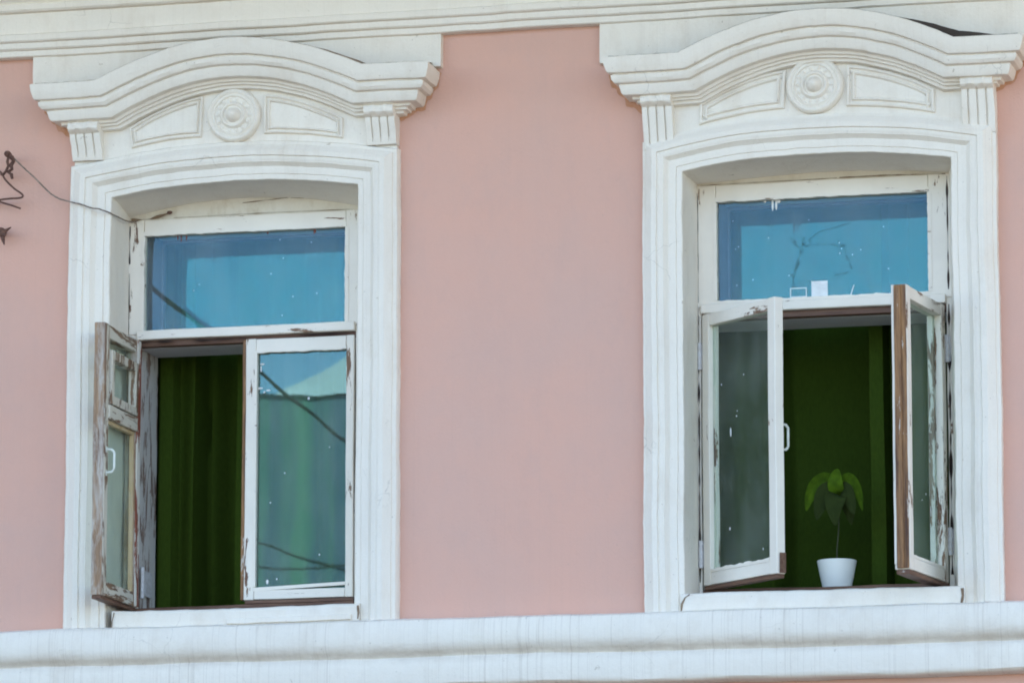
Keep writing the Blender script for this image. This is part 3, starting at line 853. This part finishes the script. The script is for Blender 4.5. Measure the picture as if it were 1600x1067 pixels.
for (x, z, rx, rz) in ((-.40, .975, .010, .004), (-.405, .955, .003, .014), (-.41, .875, .014, .004), (-.372, .865, .010, .003), (-.39, .858, .004, .004), (-.37, .075, .005, .010), (-.33, .085, .003, .004), (-.11, .62, .002, .003), (-.15, .18, .003, .004), (-.30, .52, .003, .003), (-.36, .40, .003, .003), (-.20, .825, .005, .006), (-.36, 1.028, .014, .005), (-.30, 1.03, .008, .005), (-.12, 1.034, .008, .006)):
    blob(mb, x, z, rx, rz, gl)
mb.build("paint_splash", M_SPECK, sh)["kind"] = "stuff"
mb = MB()
for (x, z, rx, rz) in ((.17, .60, .0045, .020), (.21, .66, .003, .004), (.215, .68, .0025, .003), (.075, .49, .002, .02), (.26, .82, .003, .003), (.11, .80, .003, .004), (.16, .215, .004, .007), (.38, .11, .002, .006), (.445, .42, .006, .03), (.437, .39, .004, .02)):
    blob(mb, x, z, rx, rz, .042*.45-.0006)
mb.build("paint_splash", M_SPECK, sb)["kind"] = "stuff"
mb = MB()
for (x, z, rx, rz) in ((-.14, .27, .006, .022), (-.20, .33, .004, .005), (-.25, .30, .003, .003), (-.09, .98, .004, .004)):
    blob(mb, x, z, rx, rz, TR*.45-.0006)
mb.build("paint_splash", M_SPECK, sc_)["kind"] = "stuff"
# smear of dirt, shaped like the trace of a torn-off paper
mb = MB()
def streak(mb, pts, wd, y, seed):
    pts = densify(pts, .008)
    rows = []
    for i, (x, z) in enumerate(pts):
        a = pts[max(i-1, 0)]; b = pts[min(i+1, len(pts)-1)]
        d = Vector((b[0]-a[0], b[1]-a[1])).normalized(); nn = Vector((-d.y, d.x))
        h = wd*(1 + 1.1*noise.noise(Vector((x*45, z*45, seed))))
        x2, z2 = x + .004*noise.noise(Vector((x*30, z*30, 9+seed))), z + .004*noise.noise(Vector((z*30, x*30, 3+seed)))
        rows.append([(x2+nn.x*h, y, z2+nn.y*h), (x2-nn.x*h, y, z2-nn.y*h)])
    mb.grid(rows)
sy = FY+.0222
for pts, wd in (([(1.098, 5.407), (1.104, 5.385), (1.118, 5.366), (1.138, 5.362)], .008), ([(1.148, 5.385), (1.130, 5.33), (1.112, 5.27), (1.100, 5.20)], .007), ([(1.145, 5.402), (1.142, 5.37)], .005),
                ([(1.166, 5.398), (1.175, 5.365)], .006), ([(1.15, 5.366), (1.22, 5.372), (1.312, 5.362)], .005), ([(1.312, 5.366), (1.322, 5.32), (1.342, 5.262)], .004), ([(1.166, 5.396), (1.22, 5.425), (1.338, 5.452)], .0028),
                ([(1.27, 5.245), (1.335, 5.252)], .0045), ([(1.12, 5.225), (1.20, 5.222), (1.30, 5.232)], .002), ([(1.122, 5.31), (1.105, 5.23)], .006)):
    streak(mb, pts, wd, sy, pts[0][0]*9)
mb.build("dirt_smear", M_SMEAR, F2)["kind"] = "stuff"
# paper on the right fanlight
mb = MB(); mb.box(1.176, 1.242, FY+.0215, FY+.0228, 5.160, 5.222, 0)
o = mb.build("sticker", M_PAPER); tag(o, "plain white square of paper at the foot of the right fanlight", "sticker")
mb = MB()
for a in ((1.089, 1.157, 5.194, 5.198), (1.089, 1.093, 5.160, 5.1935), (1.153, 1.157, 5.160, 5.1935), (1.0935, 1.1525, 5.160, 5.163)):
    mb.box(a[0], a[1], FY+.0215, FY+.0228, a[2], a[3], 0)
o = mb.build("sticker", M_PAPER); tag(o, "clear sticker with a thin white outline left of the white paper square", "sticker")
mb = MB(); mb.add([(1.333, FY+.0215, 5.160), (1.338, FY+.0215, 5.160), (1.351, FY+.0215, 5.200), (1.347, FY+.0215, 5.200), (1.333, FY+.023, 5.160), (1.338, FY+.023, 5.160), (1.351, FY+.023, 5.200), (1.347, FY+.023, 5.200)],
                       [(0, 1, 2, 3), (4, 5, 6, 7), (0, 1, 5, 4), (1, 2, 6, 5), (2, 3, 7, 6), (3, 0, 4, 7)])
o = mb.build("tape", M_PAPER); tag(o, "thin slanting strip of white tape right of the white paper square", "tape")

# ------------------------------------------------------------------ curtains
def curtain(name, keys, z0, z1, label):
    """keys: (x, y) fold line seen from above, rounded a little"""
    pts = []
    for (a, b) in zip(keys, keys[1:]):
        n = max(3, int(abs(b[0]-a[0])/.006))
        for i in range(n):
            t = i/n; t = t*t*(3-2*t)
            pts.append((a[0]+(b[0]-a[0])*i/n, a[1]+(b[1]-a[1])*t))
    pts.append(keys[-1])
    rows = []
    nz = 24
    for j in range(nz+1):
        z = z0+(z1-z0)*j/nz
        k = 1 - .25*j/nz
        rows.append([(x + .006*noise.noise(Vector((x*6, 0, z*1.5))), .60 + (y-.60)*k + .006*noise.noise(Vector((x*9, 5, z*2))), z) for x, y in pts])
    back = [[(x, y+.004, z) for x, y, z in r] for r in rows]
    mb = MB(); mb.grid(rows); mb.grid(back)
    mb.grid([rows[0], back[0]]); mb.grid([rows[-1], back[-1]])
    o = mb.build(name, M_CURTAIN, smooth=70)
    return tag(o, label, "curtain")
curtain("curtain", [(-1.86, .60), (-1.76, .56), (-1.70, .63), (-1.66, .55), (-1.605, .55), (-1.59, .62), (-1.515, .565), (-1.495, .78), (-1.42, .86), (-1.345, .88), (-1.33, .57), (-1.25, .56), (-1.20, .64), (-1.12, .60),
                    (-1.04, .58), (-.99, .64), (-.90, .565), (-.85, .65), (-.76, .60), (-.62, .62), (-.54, .58)], 3.80, 5.74, "dark green folded curtain hanging in the left window")
curtain("curtain", [(.50, .60), (.62, .58), (.70, .64), (.80, .60), (.92, .70), (1.00, .88), (1.20, .92), (1.345, .92), (1.352, .56), (1.41, .555), (1.422, .68), (1.50, .66), (1.515, .58), (1.62, .57), (1.70, .64),
                    (1.80, .58), (1.92, .61)], 3.80, 5.74, "dark green curtain behind the potted plant in the right window")

# ------------------------------------------------------------------ potted plant
PX, PY, PZ = 1.243, .372, OPZ+.0
plant = empty("potted_plant", (PX, PY, PZ))
tag(plant, "small plant with drooping green leaves in a plain white pot on the window sill", "plant")
mb = MB()
mb.lathe_z(0, 0, [(.001, 0), (.052, 0), (.055, .002), (.0575, .012), (.066, .050), (.074, .090), (.0785, .116), (.0790, .120), (.0775, .1215), (.0755, .120), (.0740, .106), (.001, .106)], 56)
mb.build("pot", M_POT, plant, smooth=50)
mb = MB(); mb.lathe_z(0, 0, [(.001, .1085), (.03, .110), (.060, .1065), (.0735, .1065)], 24); mb.build("soil", M_SOIL, plant)
mb = MB(); mb.tube([(.000, 0, .106), (.002, -.002, .17), (.008, .002, .24), (.012, 0, .32), (.012, -.004, .386)], .0035, 8, [1.1, 1, .9, .85, .8]); mb.build("stem", M_STEM, plant)
def leaf(mat, pts, wid, twist=0.0, cup=.25):
    """pts: midrib, widest a third of the way along"""
    mid = []
    P = [Vector(p) for p in pts]
    n = 16
    for i in range(n+1):
        t = i/n*(len(P)-1); k = min(int(t), len(P)-2); f = t-k
        p0, p1, p2, p3 = P[max(k-1, 0)], P[k], P[k+1], P[min(k+2, len(P)-1)]
        mid.append(.5*((2*p1) + (-p0+p2)*f + (2*p0-5*p1+4*p2-p3)*f*f + (-p0+3*p1-3*p2+p3)*f**3))
    rows = []
    for i, p in enumerate(mid):
        t = i/n
        d = (mid[min(i+1, n)]-mid[max(i-1, 0)]).normalized()
        side = d.cross(Vector((math.sin(twist), -math.cos(twist), 0)))
        if side.length < .1: side = Vector((1, 0, 0))
        side.normalize(); nor = side.cross(d)
        wv = wid*1.08*(math.sin(math.pi*min(1, t**.74))**.85 if 0 < t < 1 else 0.02)
        rows.append([p + side*wv*u + nor*(abs(u)*wv*cup) + nor*.0012*math.sin(i*2.4)*(abs(u)) for u in (-1, -.6, -.25, 0, .25, .6, 1)])
    back = [[q + Vector((0, .0009, -.0006)) for q in r] for r in rows]
    mb = MB(); mb.grid(rows); mb.grid(back)
    return mb.build("leaf", mat, plant, smooth=60)
T = Vector((.012, -.004, .384))
def L(*q): return [T + Vector(v) for v in q]
leaf(M_LEAF, L((.000, 0, .000), (-.040, -.02, .058), (-.085, -.04, .036), (-.112, -.05, -.012), (-.124, -.05, -.066)), .031, .6)
leaf(M_LEAF, L((.000, .00, .000), (-.003, -.03, .012), (-.005, -.05, .045), (-.004, -.035, .082), (-.001, -.012, .106)), .029, 0, .12)
leaf(M_LEAF, L((.005, 0, .000), (.036, -.02, .056), (.072, -.035, .034), (.094, -.045, -.015), (.103, -.045, -.072)), .029, -.6)
leaf(M_LEAFD, L((-.005, -.01, .000), (-.035, -.04, .010), (-.064, -.05, -.035), (-.082, -.05, -.105)), .038, .3, .15)
leaf(M_LEAFD, L((.000, -.012, .000), (-.004, -.05, -.012), (-.008, -.065, -.06), (-.004, -.06, -.132)), .040, 0, .1)
leaf(M_LEAFD, L((.006, -.01, .004), (.030, -.04, .012), (.054, -.05, -.028), (.070, -.05, -.088)), .034, -.3, .15)
leaf(M_LEAFD, L((.006, .01, .000), (.025, .02, -.01), (.040, .02, -.06), (.046, .02, -.118)), .030, -.2, .15)
# ------------------------------------------------------------------ rusty hook, spike and wire on the left of the facade
hook = MB()
hook.lathe_y(-2.123, 5.846, [(.0001, -.106), (.008, -.104), (.013, -.096), (.014, -.085), (.010, -.06)], 12)
pts = [(-2.128, -.001, 5.838), (-2.126, -.05, 5.842), (-2.118, -.09, 5.842), (-2.100, -.095, 5.830), (-2.098, -.085, 5.815), (-2.112, -.078, 5.800), (-2.104, -.085, 5.782), (-2.122, -.08, 5.772), (-2.106, -.085, 5.760), (-2.102, -.085, 5.742)]
hook.tube(pts, .0075, 8, [1, 1, 1, 1.1, 1, 1.3, 1, 1.4, 1, .8])
pts = [(-2.118, -.088, 5.84), (-2.125, -.085, 5.815), (-2.118, -.09, 5.795), (-2.132, -.08, 5.775), (-2.15, -.06, 5.768), (-2.17, -.03, 5.775)]
hook.tube(pts, .006, 8)
hk = hook.build("rusty_hook", M_RUST, smooth=60)
tag(hk, "twisted rusty iron hook at the upper left of the pink wall", "hook")
mb = MB()
def curve(pts, n=6):
    P = [Vector(p) for p in pts]; out = []
    for k in range(len(P)-1):
        p0, p1, p2, p3 = P[max(k-1, 0)], P[k], P[k+1], P[min(k+2, len(P)-1)]
        for i in range(n):
            f = i/n
            out.append(.5*((2*p1) + (-p0+p2)*f + (2*p0-5*p1+4*p2-p3)*f*f + (-p0+3*p1-3*p2+p3)*f**3))
    return out + [P[-1]]
mb.tube(curve([(-2.20, -.001, 5.80), (-2.16, -.06, 5.775), (-2.137, -.07, 5.742), (-2.10, -.07, 5.705), (-2.066, -.07, 5.680), (-2.060, -.07, 5.668), (-2.075, -.07, 5.662), (-2.12, -.06, 5.664), (-2.18, -.04, 5.664), (-2.26, -.001, 5.66)]), .0042, 8)
mb.tube(curve([(-2.24, -.001, 5.665), (-2.18, -.05, 5.658), (-2.14, -.065, 5.644), (-2.10, -.07, 5.630), (-2.069, -.07, 5.618)]), .0042, 8)
o = mb.build("iron_wire", M_RUST, smooth=60); tag(o, "bent dark iron wire with a pointed loop below the rusty hook", "wire")
mb = MB()
mb.tube([(-2.165, -.001, 5.535), (-2.160, -.05, 5.530), (-2.150, -.068, 5.520), (-2.138, -.066, 5.506)], .016, 9, [.8, 1.1, 1.15, .6])
mb.tube([(-2.155, -.06, 5.522), (-2.135, -.066, 5.528), (-2.110, -.066, 5.542)], .010, 7, [1.2, .8, .2])
mb.tube([(-2.150, -.06, 5.515), (-2.144, -.066, 5.492), (-2.138, -.066, 5.470)], .010, 7, [1.2, .8, .25])
mb.tube([(-2.155, -.06, 5.525), (-2.170, -.066, 5.545), (-2.178, -.066, 5.566)], .009, 7, [1.2, .8, .3])
o = mb.build("iron_spike", M_RUST, smooth=60); tag(o, "dark lump of rusty iron with short spikes at the left edge of the pink wall", "spike")
mb = MB()
w = curve([(-2.100, -.092, 5.832), (-2.06, -.07, 5.79), (-2.01, -.05, 5.742), (-1.96, -.045, 5.690), (-1.918, -.050, 5.660), (-1.876, -.075, 5.641), (-1.80, -.088, 5.618), (-1.752, -.088, 5.600), (-1.722, -.082, 5.596), (-1.690, -.055, 5.585), (-1.672, .03, 5.578), (-1.668, .12, 5.582), (-1.668, .200, 5.594), (-1.655, .206, 5.604)], 8)
mb.tube([p + Vector((0, 0, .0018*noise.noise(p*60))) for p in w], .0032, 8)
o = mb.build("service_cable", M_CABLE, smooth=60); tag(o, "thin grey cable sagging from the rusty hook to the corner of the left window", "cable")
gap("rusty_tear", [(-1.682, 5.604), (-1.60, 5.606), (-1.55, 5.618), (-1.515, 5.628)], .006, FY-.010, F1, M_GRIME, 21)
blob_m = MB(); blob(blob_m, -1.515, 5.628, .012, .008, FY-.014); blob_m.build("rust_knot", M_RUST, F1)

# ------------------------------------------------------------------ across the street (seen mirrored in the panes)
def house_far(name, label, x0, x1, y0, y1, zt, mat, gables=()):
    r = empty(name, ((x0+x1)/2, (y0+y1)/2, 0)); tag(r, label, "house", group="houses mirrored in the panes")
    r0 = Vector(r.location)
    mb = MB(); mb.box(x0-r0.x, x1-r0.x, y0-r0.y, y1-r0.y, 0, zt, 0); mb.build("wall", mat, r)
    mb = MB()
    ym = (y0+y1)/2-r0.y
    e = .06
    mb.add([(x0-e-r0.x, y0-e-r0.y, zt+.01), (x1+e-r0.x, y0-e-r0.y, zt+.01), (x1+e-r0.x, y1+e-r0.y, zt+.01), (x0-e-r0.x, y1+e-r0.y, zt+.01), (x0+3-r0.x, ym, zt+.6), (x1-3-r0.x, ym, zt+.6)],
           [(0, 1, 2, 3), (0, 1, 5, 4), (1, 2, 5), (2, 3, 4, 5), (3, 0, 4)])
    mb.build("roof", M_ROOF, r)
    for gx, hw, gz in gables:
        mb = MB(); a = [(gx-hw-r0.x, zt+.02), (gx+hw-r0.x, zt+.02), (gx-r0.x, gz)]
        yy = (y1+.03-r0.y, y1-3-r0.y)
        mb.add([(x, yy[0], z) for x, z in a] + [(x, yy[1], z) for x, z in a], [(0, 1, 2), (3, 4, 5), (0, 1, 4, 3), (1, 2, 5, 4), (2, 0, 3, 5)])
        mb.build("gable", M_ROOF, r)
    n = int((x1-x0)/2.2)
    fr = None
    for i in range(n):
        for fz in (1.2, 4.6):
            if fz+1.9 > zt: continue
            cx = x0 + (i+.7)*(x1-x0)/n - r0.x
            mb = MB(); mb.box(cx-.5, cx+.5, y1-r0.y+.002, y1-r0.y+.03, fz, fz+1.7, 0)
            mb.build("window", M_WINDARK, r)
    return r
house_far("opposite_house", "dark timber house across the street with a pale gable", -26, -8.2, -52, -40, 11.75, M_DARKWALL, [(-9.7, 3.5, 13.62)])
house_far("added_brick_house", "brown brick house added on this side of the street to darken a sash reflection", -46, -26, -9, 8, 16, M_BRICK)  # out of view, added to darken the reflection in the half open sash

# overhead cables mirrored in the left window
def cable(p, q, sag, r, label):
    p, q = Vector(p), Vector(q)
    pts = []
    for i in range(41):
        t = i/40
        v = p.lerp(q, t); v.z -= sag*4*t*(1-t)
        pts.append(v + Vector((0, 0, .02*noise.noise(v*3))))
    mb = MB(); mb.tube(pts, r, 8)
    o = mb.build("overhead_cable", M_BLACK); return tag(o, label, "cable", group="overhead cables mirrored in the left window")
cable((-2.82, -.002, 6.30), (-8.65, -39.9, 8.20), .0, .013, "dark cable that falls from the upper pane to the right edge of the shut sash")
cable((-4.58, -.002, 5.56), (-9.87, -39.9, 8.55), .0, .012, "thin dark cable slanting low across the shut sash of the left window")
cable((-3.31, -.002, 4.24), (-11.73, -39.9, 9.50), .0, .012, "thin level dark cable near the foot of the shut sash of the left window")
